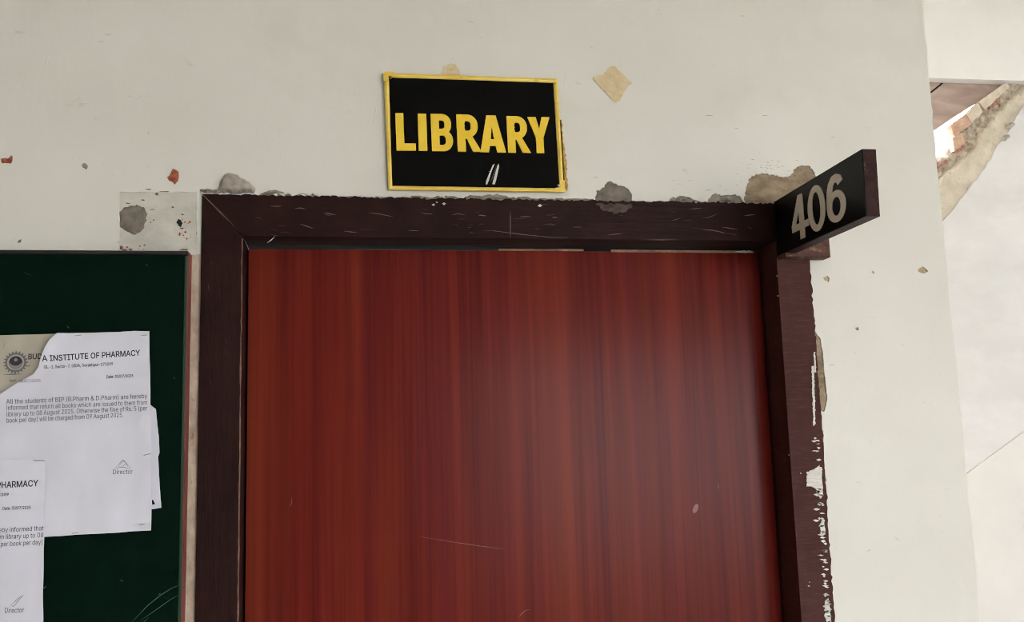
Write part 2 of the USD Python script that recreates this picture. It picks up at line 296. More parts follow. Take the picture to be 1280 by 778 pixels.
# grey cement lump smeared over the top of the frame
obj('cement_lump', rough(ragged(xz([(262, 242), (268, 238), (274, 234), (275, 226), (280, 219), (288, 216), (297, 218), (306, 224), (314, 230), (320, 236), (319, 241), (300, 243)]), .004, .001, 61), .0015, .016, .016, .007, 60, .003, 12), 'cement_lump', wf, True, 'grey cement lump on top of the frame corner')
obj('cement_lump', rough(ragged(xz([(246, 240), (252, 235), (262, 236), (276, 237), (276, 243), (258, 242)]), .004, .0008, 62), .0015, .007, .007, .004, 90, .003, 13), 'cement', wf, True)
obj('cement_lump', rough(ragged(xz([(329, 243), (336, 238), (346, 238), (350, 242), (344, 244)]), .004, .0006, 63), .0012, .008, .006, .003, 90, .003, 14), 'cement_lump', wf, True)
for k, (a, b, w) in enumerate([(590, 246, 18), (622, 245, 16), (548, 247, 10), (520, 247, 12), (655, 248, 12), (850, 250, 10), (905, 248, 9)]):
    obj('cement_lump', rough(ragged(xz([(a - w, b + 3), (a - w * .5, b - 1), (a, b - 2.5), (a + w * .6, b - 1), (a + w, b + 3)]), .0035, .0009, 70 + k), .001, .005, .005, .004, 120, .0028, 70 + k), 'cement', wf, True)
# paler ragged paint lips over the frame top, fine scuffs
rng = random.Random(9); lips = []
for k in range(16):
    a = 345 + k * 11 + rng.uniform(-3, 3); w = rng.uniform(2, 5)
    lips.append(ext(ragged(xz([(a - w, 243.0 + k * .28), (a + w, 243.3 + k * .28), (a + rng.uniform(-2, 3), 246.0 + rng.uniform(0, 2.5) + k * .2)]), .002, .0004, 80 + k), -.0035, .0012))
obj('paint_flake', cat(lips), 'wall_paint', wf, kind='stuff')
rng = random.Random(21); sc = []
for l in [[(952, 145), (960, 144)], [(881, 145), (892, 144)], [(1038, 172), (1044, 171)], [(918, 160), (923, 161)], [(742, 222), (748, 222)], [(1003, 476), (1010, 474)], [(1036, 457), (1044, 456)], [(926, 20), (931, 20)], [(890, 237), (882, 238)], [(1118, 672), (1124, 676)], [(1084, 690), (1088, 687)]]:
    sc.append(ribbon(xz(l), .0009, 0))
for k in range(44):
    a, b = rng.gauss(955, 17), rng.gauss(210, 5.5)
    if k > 32: a, b = rng.uniform(800, 930), rng.uniform(225, 242)
    l = rng.uniform(1.2, 4.5)
    sc.append(ribbon(xz([(a, b), (a + l, b + rng.uniform(-.8, .8))]), rng.uniform(.0005, .001), 0))
obj('scuff', cat(sc), 'cement_lump', wf, kind='stuff')
# low trowel ridges left in the paint
rd = []
for l in [[(66, 70), (69, 52), (73, 33)], [(321, 166), (327, 150), (333, 133)], [(150, 234), (154, 222), (158, 212)], [(138, 146), (146, 130)], [(175, 130), (190, 108)], [(250, 108), (262, 92)], [(160, 184), (182, 197)], [(55, 105), (60, 70)], [(12, 60), (14, 34)], [(300, 160), (304, 148)], [(212, 8), (216, 20)], [(226, 4), (228, 16)]] + [[(x := rng.uniform(10, 1130), y := rng.uniform(5, 220)), (x + rng.uniform(-4, 6), y - rng.uniform(8, 30))] for k in range(34)]:
    rd.append(rough(LineString(xz(l)).buffer(.0013), .0002, .0007, .0012, .0002, 100, .0016, 3))
obj('trowel_ridge', cat(rd), 'wall_paint', wf, True, kind='stuff')

fl = obj('floor', bx(-3.2, 5.2, -6.7, 3.0, -.2, 0), 'floor_stone'); tag(fl, 'grey polished stone floor of the wide corridor', 'floor', kind='structure')
ce = obj('ceiling', bx(-3.4, 5.2, -6.7, 1.27, 3.3, 3.45), 'corridor_paint'); tag(ce, 'white painted corridor ceiling', 'ceiling', kind='structure')
wl = obj('wall_left', bx(-3.4, -3.2, -6.7, .23, 0, 3.3), 'corridor_paint'); tag(wl, 'painted end wall of the corridor on the left', 'wall', kind='structure')
wb = obj('wall_back', ext(box(-3.2, 0, 5.2, 3.3).difference(box(1.15, .15, 5.0, 2.55)), -6.5, .2), 'corridor_paint'); tag(wb, 'unseen painted wall behind the viewer with a wide opening shaped for the light', 'wall', kind='structure')  # opening out of view, sized and placed to light the door wall
rp = obj('added_post', bx(1.46, 1.64, -6.66, -6.54, .15, 1.98, .004), 'board_black'); tag(rp, 'dark square post added behind the viewer to darken the reflection in the door', 'post', kind='structure')  # unseen post added so its reflection makes a dark band on the door
we = obj('wall_right', cat([bx(5, 5.2, -6.5, -.6, 0, 3.3), bx(5, 5.2, -.6, 3.0, 0, 2.55)]), 'corridor_paint'); tag(we, 'unseen painted end wall added on the far right, height set to limit light in the stairwell', 'wall', kind='structure')  # unseen wall, added and raised to dim the stairwell
gr = obj('ground', bx(-120, 120, -120, 120, -10.2, -10), 'ground_earth'); tag(gr, 'bare ground far below the corridor', 'ground', kind='structure')

# ------------------------------------------------------------------ door frame and door
YF = -.005                                   # face of the frame
tr = thing('trim_1', ((FX0 + FX1) / 2, .05, 0), 'dark brown painted wooden door frame with scraped, paint-smeared edges', 'door frame', kind='structure')
g = .0008
obj('jamb', ext(Polygon([(FX0, 0), (OX0, 0), (OX0, OZ - g), (FX0, FZ - g)]), .115, .115 - YF), 'frame_paint_upright', tr)
obj('jamb', ext(Polygon([(OX1, 0)] + jag([(FX1 - .0045, 0), (FX1 - .0035, 1.45), (FX1 - .003, 1.6), (FX1 - .0004, 1.8), (FX1 - .0005, OZ)], .006, .0009, 37, closed=False) + [(OX1, OZ)]), .115, .115 - YF), 'frame_paint_lighter', tr, label='lighter brown right jamb')
obj('frame_head', ext(Polygon(jag([(FX0 + g, FZ), (.13, FZ - .0012), (FX1, FZ - .0005)], .0045, .0011, 36, closed=False) + [(FX1, OZ + g), (OX0 + g, OZ + g)]).buffer(0), .115, .115 - YF), 'frame_paint', tr)
obj('door_stop', cat([bx(OX0, OX0 + .012, .1, .115, 0, OZ), bx(OX1 - .012, OX1, .1, .115, 0, OZ), bx(OX0, OX1, .1, .115, OZ - .012, OZ)]), 'frame_paint_upright', tr)
obj('mitre_line', ribbon(xz([(250, 240), (268, 258), (280, 270), (292, 282)], YF), .0017, YF), 'scraped_wood', tr, label='pale open mitre joint at the upper left corner')
rng = random.Random(3); sc = []
strokes = [[(604, 288), (620, 289), (650, 293), (690, 297), (710, 297)], [(528, 267), (541, 268)], [(565, 269), (573, 267), (581, 269)], [(461, 266), (476, 268), (491, 271)], [(369, 261), (376, 260), (382, 262)], [(840, 276), (850, 273)], [(877, 273), (886, 272), (898, 267)],
           [(878, 287), (890, 288), (906, 291)], [(760, 294), (779, 292)], [(802, 300), (849, 300)], [(598, 269), (608, 270)], [(650, 271), (664, 271)], [(690, 272), (697, 272)], [(375, 280), (392, 286)], [(338, 258), (352, 258)], [(510, 288), (524, 289)], [(638, 264), (638, 298)], [(405, 266), (420, 269)], [(860, 262), (878, 260)], [(903, 284), (922, 287)], [(430, 289), (446, 291)], [(716, 284), (727, 284)], [(930, 270), (944, 268)]]
for s in strokes: sc.append(ribbon(xz(s, YF), rng.uniform(.0008, .0016), YF))
for k in range(34):
    a, b = rng.uniform(310, 940), rng.uniform(256, 297); l = rng.uniform(4, 16)
    sc.append(ribbon(xz([(a, b), (a + l * .5, b + rng.uniform(-1.5, 2)), (a + l, b + rng.uniform(-1.5, 3))], YF), rng.uniform(.0004, .0009), YF))
for k in range(7):
    a, b = rng.choice([(rng.uniform(262, 288), rng.uniform(395, 560)), (rng.uniform(985, 1012), rng.uniform(340, 700)), (rng.uniform(255, 298), rng.uniform(300, 400))]); l = rng.uniform(3, 12)
    sc.append(ribbon(xz([(a, b), (a + rng.uniform(-1, 1.5), b + l)], YF), rng.uniform(.0004, .0009), YF))
obj('scratches', cat(sc[len(strokes):]), 'scratch_dim', tr, kind='stuff')
obj('scratches', cat(sc[:len(strokes)]), 'scraped_wood', tr, label='paler long scratches on the frame head', kind='stuff')
sm = []
for a, b, s in [(542, 256, 2.2), (555, 254.6, 2.6), (675, 257, 3), (870, 253, 1.6), (546, 253, 1.4), (972.5, 370, 1.2), (971, 345, .9), (986, 569, 1.0), (1001, 592, 1.1), (1011, 733, 1.4), (1012, 728, 1.0)]:
    sm.append(ext(ragged(xz([(a - s, b), (a, b - s * .6), (a + s, b + .2), (a, b + s * .7)], YF), .0015, .0004, int(a)), YF + .0002, .0006))
def smear(pts, seed, amp=.0007): sm.append(ext(ragged(xz(pts, YF), .0022, amp, seed), YF + .0002, .0008))
smear([(1009, 590), (1018, 587), (1024, 582), (1027, 584), (1027.5, 602), (1029, 620), (1025, 624), (1020, 612), (1014, 608), (1008, 609)], 1)
smear([(1014.5, 458), (1017, 457), (1018.5, 500), (1019, 530), (1016.5, 533)], 2, .0005)
smear([(1017, 440), (1019, 440), (1020, 466), (1018, 466)], 3, .0004)
smear([(1025, 655), (1029, 649), (1031, 652), (1031, 668), (1026, 668)], 4)
smear([(1031, 752), (1035, 748), (1038, 762), (1039, 776), (1034, 778), (1030, 770)], 5)
for k in range(64):
    b = 545 + (k / 64) * 235 + rng.uniform(-4, 4); e = 1025.5 + (b - 560) * .0695
    if 575 < b < 612: continue
    a = e - abs(rng.gauss(0, 5)) - 1; l = rng.uniform(1.5, 4.5)
    smear([(a - l, b), (a, b - rng.uniform(.6, 1.6)), (min(a + l, e), b + .3), (a, b + rng.uniform(.8, 2.4))], 20 + k, .0004)
obj('white_paint_smear', cat(sm), 'white_smear', tr, label='white wall paint smeared along the right edge of the frame', kind='stuff')
obj('worn_edge', ext(Polygon(jag([(OX0 - .0022, 1.3), (OX0 + .0001, 1.3), (OX0 + .0001, 2.093), (OX0 - .0012, 2.093)], .012, .0003, 77)).buffer(0), YF + .0015, .0018), 'scraped_wood', tr, label='scraped pale arris of the left jamb')
obj('cement_smear', rough(ragged(xz([(745, 254), (790, 254), (789, 262), (778, 268), (762, 266), (750, 262)], YF), .004, .0016, 88), YF + .0003, .0008, .004, .0008, 100, .0035, 15), 'dusty_paint', tr, True)
hair = ribbon(xz([(334, 305), (340, 301), (344, 297)], .0), .0012, -.007); obj('paint_drip', hair, 'white_smear', tr)

YD = .060                                    # face of the door
dr = thing('door_1', ((OX0 + OX1) / 2, .08, 0), 'red-brown wood-grain laminate door below the yellow lettered sign', 'door', kind='structure')
obj('door_leaf', bx(OX0 + .003, OX1 - .003, YD, .098, .008, 2.090, .0006), 'laminate', dr)
zt = 2.0905
obj('worn_lipping', cat([bx(.262, .412, YD - .0012, YD + .01, zt - .0005, zt + .0028), bx(.462, .728, YD - .0012, YD + .01, zt - .002, zt + .0022)]), 'worn_lipping', dr, label='bare wooden lipping worn along the top of the door')
obj('paint_flake', ext(ragged([(.690, 2.0905), (.705, 2.0925), (.722, 2.0925), (.726, 2.0895), (.708, 2.0885)], .004, .0006, 5), YD - .0012, .001), 'white_smear', dr)
sc = [ribbon(xz(l, YD), w, YD) for l, w in [([(868, 630), (870, 640)], .0068), ([(524, 671), (560, 677), (600, 683), (632, 687)], .0007), ([(362, 634), (365, 628), (364, 622)], .001), ([(648, 772), (656, 764), (662, 762)], .0012), ([(897, 604), (899, 612)], .0012)]]
obj('scuff', cat(sc[1:]), 'scraped_wood', dr, kind='stuff')
mat('scuff_pink', (.24, .075, .065), rough=.5)
obj('paint_splash', ext(Point(0, 0).buffer(1, 10) and affinity.rotate(affinity.scale(Point(*P(869.5, 636, YD)[[0, 2]]).buffer(1, 10), .0042, .0085), -28), YD + .0002, .0005), 'scuff_pink', dr)

# ------------------------------------------------------------------ LIBRARY sign
q = {k: P(*v, -.010)[[0, 2]] for k, v in dict(tl=(479.5, 90), tr=(697.5, 97.5), br=(706, 240), bl=(485.5, 237)).items()}
SW, SH = .300, .2015
def warp(m):
    """sign-local (u right, v up) -> the slightly skewed rectangle on the wall"""
    v = np.asarray(m.vertices).copy(); s, t = v[:, 0] / SW, v[:, 2] / SH
    b = q['bl'] + np.outer(s, q['br'] - q['bl']); tp = q['tl'] + np.outer(s, q['tr'] - q['tl'])
    w = b + (tp - b) * t[:, None]; v[:, 0], v[:, 2] = w[:, 0], w[:, 1]
    return trimesh.Trimesh(v, m.faces, process=False)
def sign_px(pts):
    """pixels -> sign-local coordinates"""
    A, B, C = q['bl'], q['br'] - q['bl'], q['tl'] - q['bl']; M = np.linalg.inv(np.c_[B, C])
    return [tuple(M @ (P(a, b, -.010)[[0, 2]] - A) * [SW, SH]) for a, b in pts]
sg = thing('library_sign', (*[(q['bl'][0] + q['br'][0]) / 2, 0], q['bl'][1]), 'black LIBRARY sign with yellow letters and gold border above the door', 'sign')
obj('backing', warp(bx(.001, SW - .001, -.0055, .0, .001, SH - .001, .0008)), 'sign_side', sg, label='brown edge of the sign board')
obj('face_panel', warp(bx(.006, SW - .006, -.0080, -.005, .006, SH - .006, .0004)), 'sign_black', sg)
fw = .0088
def rail(p0, p1, i1, i0):   # a bevelled border rail: outer edge p0-p1, inner edge i0-i1
    prof = [(0, -.0050), (.12, -.0092), (.5, -.0104), (.86, -.0092), (1, -.0076)]
    v = [];
    for k, y in prof:
        for o, i in ((p0, i0), (p1, i1)):
            c = np.array(o) + (np.array(i) - np.array(o)) * k; v.append((c[0], y, c[1]))
    f = []
    for k in range(len(prof) - 1):
        a = 2 * k; f += [(a, a + 1, a + 3), (a, a + 3, a + 2)]
    return trimesh.Trimesh(v, f, process=False)
o = [(0, 0), (SW, 0), (SW, SH), (0, SH)]; i_ = [(fw * .8, fw * .8), (SW - fw, fw * .8), (SW - fw, SH - fw), (fw, SH - fw)]
for k in range(4): obj('border_rail', warp(rail(o[k], o[(k + 1) % 4], i_[(k + 1) % 4], i_[k])), 'sign_gold', sg)
obj('corner_cap', warp(ext(Polygon([(-.0005, SH - .016), (-.0005, SH - .003), (.003, SH + .0005), (.017, SH + .0005), (.017, SH - .006), (.008, SH - .0085), (.0065, SH - .016)]), -.0095, .0018)), 'sign_gold', sg)
obj('corner_cap', warp(ext(Polygon([(SW + .0008, -.0005), (SW + .0008, .020), (SW - .0075, .020), (SW - .0085, .008), (SW - .018, .0062), (SW - .018, -.0005)]), -.0095, .0014)), 'sign_gold', sg)
def screw(u, w, m):
    s = trimesh.creation.revolve(np.array([(0, .0022), (.0018, .0018), (.003, .0005), (.0032, 0), (0, 0)])[::-1], sections=16)
    s.apply_transform(XZ); s.apply_translation([u, -.0108, w]); return warp(s)
obj('screw', screw(.0105, SH - .0095, 0), 'sign_side', sg); obj('screw', screw(SW - .010, .0105, 0), 'screw_steel', sg)

def rr(x0, y0, x1, y1, r):       # box with round right side
    r = min(r, (y1 - y0) / 2, x1 - x0)
    return unary_union([box(x0, y0, x1 - r, y1), box(x1 - r, y0 + r, x1, y1 - r), Point(x1 - r, y0 + r).buffer(r, 10), Point(x1 - r, y1 - r).buffer(r, 10)]).buffer(0)
def glyph(c):
    """heavy grotesque capitals in a unit-height cell, width as in the sign; returns polygon and width"""
    s = .225
    if c == 'L': return unary_union([box(0, 0, s, 1), box(0, 0, .545, .19)]), .545
    if c == 'I': return box(0, 0, s, 1), s
    if c == 'B':
        b = unary_union([rr(0, .44, .565, 1, .26), rr(0, 0, .60, .57, .27)])
        return b.difference(unary_union([rr(s, .60, .375, .83, .075), rr(s, .17, .40, .42, .085)])), .60
    if c == 'R':
        b = unary_union([rr(0, .38, .575, 1, .29), box(0, 0, s, 1), Polygon([(s, .42), (.40, .44), (.655, 0), (.42, 0), (.26, .345), (s, .36)])])
        return b.difference(rr(s, .56, .38, .82, .085)), .655
    if c == 'A':
        b = Polygon([(0, 0), (.215, 1), (.455, 1), (.67, 0), (.445, 0), (.408, .175), (.262, .175), (.225, 0)])
        return b.difference(Polygon([(.292, .355), (.378, .355), (.335, .70)])), .67
    if c == 'Y': return Polygon([(0, 1), (.245, 1), (.335, .67), (.425, 1), (.665, 1), (.445, .42), (.445, 0), (.22, 0), (.22, .42)]), .665
# lower-left pixel, lower-right pixel, upper-left pixel of each letter's cell
cells = [('L', (495.8, 188.3), (520, 188.3), (494, 141.5)), ('I', (523.5, 188.5), (534.2, 188.6), (522.0, 142)), ('B', (540, 189), (566.7, 189.2), (538, 142.3)), ('R', (572.2, 189.6), (602, 189.8), (570, 143)),
         ('A', (600.3, 190.2), (632.5, 190.8), (600.3, 144)), ('R', (635, 190.8), (663.5, 191.2), (632.5, 145)), ('Y', (661.5, 191.3), (689.2, 191.6), (658.7, 146.2))]
for c, ll, lr, ul in cells:
    pg, w = glyph(c); A, B, C = (np.array(z) for z in sign_px([ll, lr, ul]))
    ex, ey = (B - A) / w, C - A
    if c == 'A': ey = np.array([.0, np.hypot(*ey)]); ey[0] = -.012 * ey[1]
    pg = affinity.affine_transform(pg, [ex[0], ey[0], ex[1], ey[1], A[0], A[1]])
    obj('letter', warp(ext(pg, -.0079, .0026)), 'letter_yellow', sg, label=f'raised yellow letter {c}')
su = lambda pts: Polygon(sign_px(pts)).buffer(0)
obj('streak', warp(ext(unary_union([su([(607.2, 230), (608, 225.5), (616, 206), (618.5, 204.5), (614.5, 214), (611, 226), (609, 230.5)]), su([(615.5, 230), (616.5, 226), (622, 206), (624, 204.2), (624, 208), (620.5, 224), (618.8, 230)]), su([(611, 214.5), (614, 213.5), (614, 214.7)])]), -.0079, .0004)), 'streak_white', sg, label='two white slanting marks')  # pale streaks on the black panel, a brown one follows
obj('streak', warp(ext(su([(618.5, 212), (621, 205.5), (619.5, 214), (615.5, 224), (612.5, 228)]), -.0079, .0003)), 'streak_brown', sg)
rng = random.Random(4); ad = []
inn, outr = [], []
for k in range(46):
    b_ = 150 + k * 1.95; e = 697.8 + (b_ - 98) * .0597
    wd = (1.2 + 3.2 * max(0, math.sin((b_ - 178) / 26)) ** .8 if b_ < 214 else 3.6) + rng.uniform(-1.0, 1.2)
    inn.append((e - 1.5, b_)); outr.append((e + max(.3, wd), b_ + rng.uniform(-.8, .8)))
ad.append(rough(Polygon(xz(inn + outr[::-1], -.001)).buffer(0), -.0004, .0065, .002, .004, 220, .0018, 300))
obj('old_adhesive', cat(ad), 'old_adhesive', sg, kind='stuff', label='crumbly yellow-brown adhesive squeezed out along the right edge')

# ------------------------------------------------------------------ room number plate
RX0, RX1 = .7425, .7645
pt = thing('room_number_plate', ((RX0 + RX1) / 2, YF, 2.07), 'black 406 room number plate sticking out of the frame corner', 'sign')
side = np.array([[YF, 2.0700], [-.2985, 2.0688], [-.3025, 2.1686], [YF, 2.1668]])
def slab(poly2, x0, x1):
    """solid between x0 and x1 from an outline in (y, z)"""
    m = trimesh.creation.extrude_polygon(poly2, x1 - x0, engine='earcut')
    T = np.array([[0, 0, 1, x0], [1, 0, 0, 0], [0, 1, 0, 0], [0, 0, 0, 1.0]]); m.apply_transform(T); return m
pgs = Polygon(side)
obj('board', slab(pgs.buffer(-.0008, join_style=2).buffer(.0008, 3), RX0 + .0016, RX1), 'plate_edge', pt, label='dark brown wooden edge of the plate')
obj('face', slab(pgs.buffer(-.0004), RX0, RX0 + .0018), 'plate_black', pt, label='glossy black face')
def pyz(a, b): return PX(a, b, RX0)[[1, 2]]
def digit(c):
    if c == '0':
        a = affinity.scale(Point(0, 0).buffer(1, 24), .29, .5); b = affinity.scale(Point(0, 0).buffer(1, 24), .135, .355)
        return affinity.translate(a.difference(b), .29, .5), .58
    if c == '4':
        return unary_union([Polygon([(.29, 1), (.46, 1), (.46, 0), (.29, 0)]), Polygon([(.0, .22), (.62, .22), (.62, .37), (.0, .37)]), Polygon([(.29, 1), (.46, 1), (.145, .37), (.0, .37)])]), .62
    if c == '6':
        lo = affinity.scale(Point(0, 0).buffer(1, 24), .29, .33); hi = affinity.scale(Point(0, 0).buffer(1, 24), .135, .195)
        lo = affinity.translate(lo.difference(hi), .29, .33)
        arc = [(.08, .35), (.085, .5), (.11, .68), (.16, .82), (.24, .905), (.33, .915), (.41, .87), (.45, .78)]
        st = LineString(arc).buffer(.083, cap_style=2, join_style=1)
        st = st.difference(affinity.translate(affinity.scale(Point(0, 0).buffer(1, 24), .135, .195), .29, .33))
        return unary_union([lo, st]), .58
for c, ll, lr, ul in [('4', (990.8, 288.2), (1011.5, 278.5), (991.0, 250.2)), ('0', (1012.6, 294.5), (1034, 283.3), (1012.2, 230.2)), ('6', (1036.2, 285), (1059.6, 272.5), (1035.6, 218.5))]:
    pg, w = digit(c)
    A, B, C = pyz(*ll), pyz(*lr), pyz(*ul)
    zb, zt_ = (2.0795, 2.0795 + .0745) ; 
    ex = np.array([(B[0] - A[0]) / w, 0]); ey = np.array([0, zt_ - zb])
    pg = affinity.affine_transform(pg, [ex[0], 0, 0, ey[1], A[0], zb])
    obj('digit', slab(pg.buffer(0), RX0 - .0012, RX0 + .0004), 'digit_grey', pt, label=f'pale grey digit {c}')
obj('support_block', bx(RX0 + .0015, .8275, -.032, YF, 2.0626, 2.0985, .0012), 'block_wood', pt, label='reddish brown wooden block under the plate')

# ------------------------------------------------------------------ notice board
YB = -.030
BX1, BZ1 = -.2375, 2.067
nb = thing('notice_board', (-.9, 0, .85), 'dark green notice board in a thin rim to the left of the door', 'notice board')
obj('panel', bx(-1.62, BX1 - .004, YB + .0005, -.004, .85, BZ1 - .006), 'board_cloth', nb)
obj('rim', cat([bx(-1.62, BX1 + .0, YB - .003, -.006, BZ1 - .0065, BZ1, .0012)]), 'board_black', nb, label='black top rim')
obj('rim', bx(BX1 - .0055, BX1 - .0012, YB - .002, -.006, .85, BZ1 - .007, .001), 'board_rim', nb, label='green side rim')
obj('edge', bx(BX1 - .0012, BX1 + .0006, YB + .002, -.0005, .85, BZ1 - .001), 'board_edge', nb, label='red-brown side edge of the board')
yb = YB + .0005
sc = [ribbon(xz(l, yb), w, yb) for l, w in [([(165, 778), (185, 757), (200, 745), (214, 736), (231, 729)], .0010), ([(176, 776), (196, 762), (216, 748), (228, 742)], .0008), ([(168, 790), (186, 772)], .0007), ([(228, 738), (232, 732)], .0016), ([(83, 407), (87, 411)], .001), ([(198, 744), (201, 742)], .001), ([(150, 725), (154, 727)], .001), ([(217, 472), (219, 474)], .0016), ([(182, 330), (185, 333)], .0012), ([(28, 340), (40, 345)], .0004)]]
obj('scratches', cat(sc), 'scratch_green', nb, kind='stuff')

# ------------------------------------------------------------------ notices
YS = YB
def fb(x, z, f, s): return meshkit.fbm(np.c_[np.atleast_1d(x), np.atleast_1d(z), np.zeros_like(np.atleast_1d(x))] * f, 3, s)
def y_old(x, z): return YS - .0008 - .0012 * fb(x, z, 14, 4)
def y_right(x, z): return YS - .0022 - .002 * fb(x, z, 18, 5)
tear = LineString(xz([(75, 418), (66, 426), (60, 436), (55, 448), (52, 460), (45, 469), (25, 480), (0, 497), (-40, 520)], YS))
from shapely import distance as _dist, points as _pts
def y_main(x, z, **k):
    d = _dist(_pts(np.c_[np.atleast_1d(x), np.atleast_1d(z)]), tear)
    return YS - .0052 - .0065 * fb(x * 1.7, z * .55, 13, 6) - .007 * np.exp(-(d / .011) ** 2)
wbx = P(58, 600, YS)[0]
def y_front(x, z):
    d = np.maximum(0, wbx - np.atleast_1d(x))
    return YS - .0108 - .0022 * fb(x * 1.5, z * .6, 14, 8) + .0015 * np.exp(-(d / .012) ** 2)
def paper(name, pts, yfun, m, label, seed, hole=None, res=.005, amp=.0003):
    pg = Polygon(jag(xz(pts, YS), .02, amp, seed)).buffer(0)
    if hole: pg = pg.difference(Polygon(xz(hole, YS)))
    pg = max(geoms(pg), key=lambda g_: g_.area)
    c = pg.centroid
    t = thing(name, (c.x, YS - .001, c.y), label, 'notice', group=None)
    obj('sheet', sheet(pg, yfun, res), m, t, True)
    return t
def put_text(t, name, s, a, b, h, yfun, m='ink', bold=False, clip=None, label=None):
    """one line of print from pixel a to pixel b along its baseline, capitals h pixels tall"""
    A, B = P(*a, YS)[[0, 2]], P(*b, YS)[[0, 2]]
    ht = h * 1.267e-3; tm = meshkit.text_mesh(s, ht, .0001, bold)
    v = np.asarray(tm.vertices); w = v[:, 0].max(); e = (B - A) / np.hypot(*(B - A)); n = np.array([-e[1], e[0]])
    xy = A + np.outer(v[:, 0] / w * np.hypot(*(B - A)), e) + np.outer(v[:, 1], n)
    y = yfun(xy[:, 0], xy[:, 1]) - .0002 - v[:, 2]
    f = np.asarray(tm.faces)
    if clip is not None:
        from shapely import contains_xy
        c = xy[f].mean(1); f = f[contains_xy(clip, c[:, 0], c[:, 1])]
    obj(name, trimesh.Trimesh(np.c_[xy[:, 0], y, xy[:, 1]], f, process=False), m, t, label=label)
def strokes_on(t, name, lines, w, yfun, m):
    ms = []
    for l in lines:
        r_ = ribbon(xz(l, YS), w, 0); v = r_.vertices.copy(); v[:, 1] = yfun(v[:, 0], v[:, 2]) - .0003 + (v[:, 1]) * .3; ms.append(trimesh.Trimesh(v, r_.faces, process=False))
    obj(name, cat(ms), m, t)
def staple(t, a, b, yfun):
    A, B = P(*a, YS), P(*b, YS); y = float(np.min(yfun(np.array([A[0]]), np.array([A[2]])))) - .0008
    A, B = np.array([A[0], y, A[2]]), np.array([B[0], y, B[2]])
    m = trimesh.creation.cylinder(radius=.00055, segment=[A, B], sections=8)
    obj('staple', m, 'staple_steel', t)

old = paper('old_notice', [(-60, 421), (40, 418.5), (92, 417), (104, 600), (-60, 604)], y_old, 'paper_old', 'older beige notice with a round gear emblem, mostly covered by the white notice', 1)
# emblem: toothed ring, dark disc, pale lower arc, line beneath
ec, er = Point(*P(20.2, 453.5, YS)[[0, 2]]), 1.267e-3
gear = ec.buffer(11.2 * er, 24).difference(ec.buffer(9.3 * er, 24)); teeth = []
for k in range(20):
    an = k / 20 * 2 * math.pi; u = np.array([math.cos(an), math.sin(an)]); n = np.array([-u[1], u[0]]); c0 = np.array([ec.x, ec.y])
    teeth.append(Polygon([c0 + er * (10.6 * u - .95 * n), c0 + er * (10.6 * u + .95 * n), c0 + er * (13.2 * u + .7 * n), c0 + er * (13.2 * u - .7 * n)]))
def on_paper(poly, yfun, lift):
    m = ext(poly, 0, .0001); v = m.vertices.copy(); v[:, 1] = float(np.mean(yfun(v[:, 0], v[:, 2]))) - .0009 - lift + v[:, 1]; return trimesh.Trimesh(v, m.faces, process=False)
obj('emblem_ring', on_paper(unary_union([gear] + teeth), y_old, 0), 'ink_grey', old, label='toothed ring of the round emblem')
disc = ec.buffer(7.3 * er, 24); arc = ec.buffer(6.6 * er, 24).difference(affinity.translate(ec.buffer(7.6 * er, 24), 0, 3.4 * er))
head_ = affinity.translate(Point(ec.x, ec.y).buffer(1.9 * er, 12), 0, 3.0 * er)
obj('emblem_disc', on_paper(disc.difference(arc.buffer(.2 * er)).difference(head_), y_old, .0001), 'ink', old, label='dark disc of the emblem')
obj('emblem_arc', on_paper(unary_union([arc, head_, LineString([(ec.x - 4 * er, ec.y - 8.2 * er), (ec.x, ec.y - 9 * er), (ec.x + 4 * er, ec.y - 8.2 * er)]).buffer(.5 * er)]), y_old, .0001), 'ink_faint', old)
put_text(old, 'heading_text', 'BUD', (35, 449.5), (52.5, 449), 6.2, y_old, bold=True)
put_text(old, 'reference_text', 'Ref.', (12, 478), (21.5, 477.5), 3.0, y_old)
strokes_on(old, 'printed_line', [[(4.5, 468.5), (29, 468)], [(34, 459), (38.5, 457)]], .0014, y_old, 'ink_grey')
strokes_on(old, 'crease', [[(4, 437), (6, 431), (8, 427)]], .0008, y_old, 'ink_faint')

beh = paper('loose_notice', [(150, 500), (188, 507), (195.5, 512), (197, 530), (200, 566), (198, 571), (199.5, 600), (202, 635), (191, 637), (150, 640)], y_right, 'paper_white', 'white sheet peeping out behind the right edge of the large notice', 2, hole=[(190.4, 625), (192, 625.5), (194.6, 630.5), (190.6, 631)], amp=.0008)

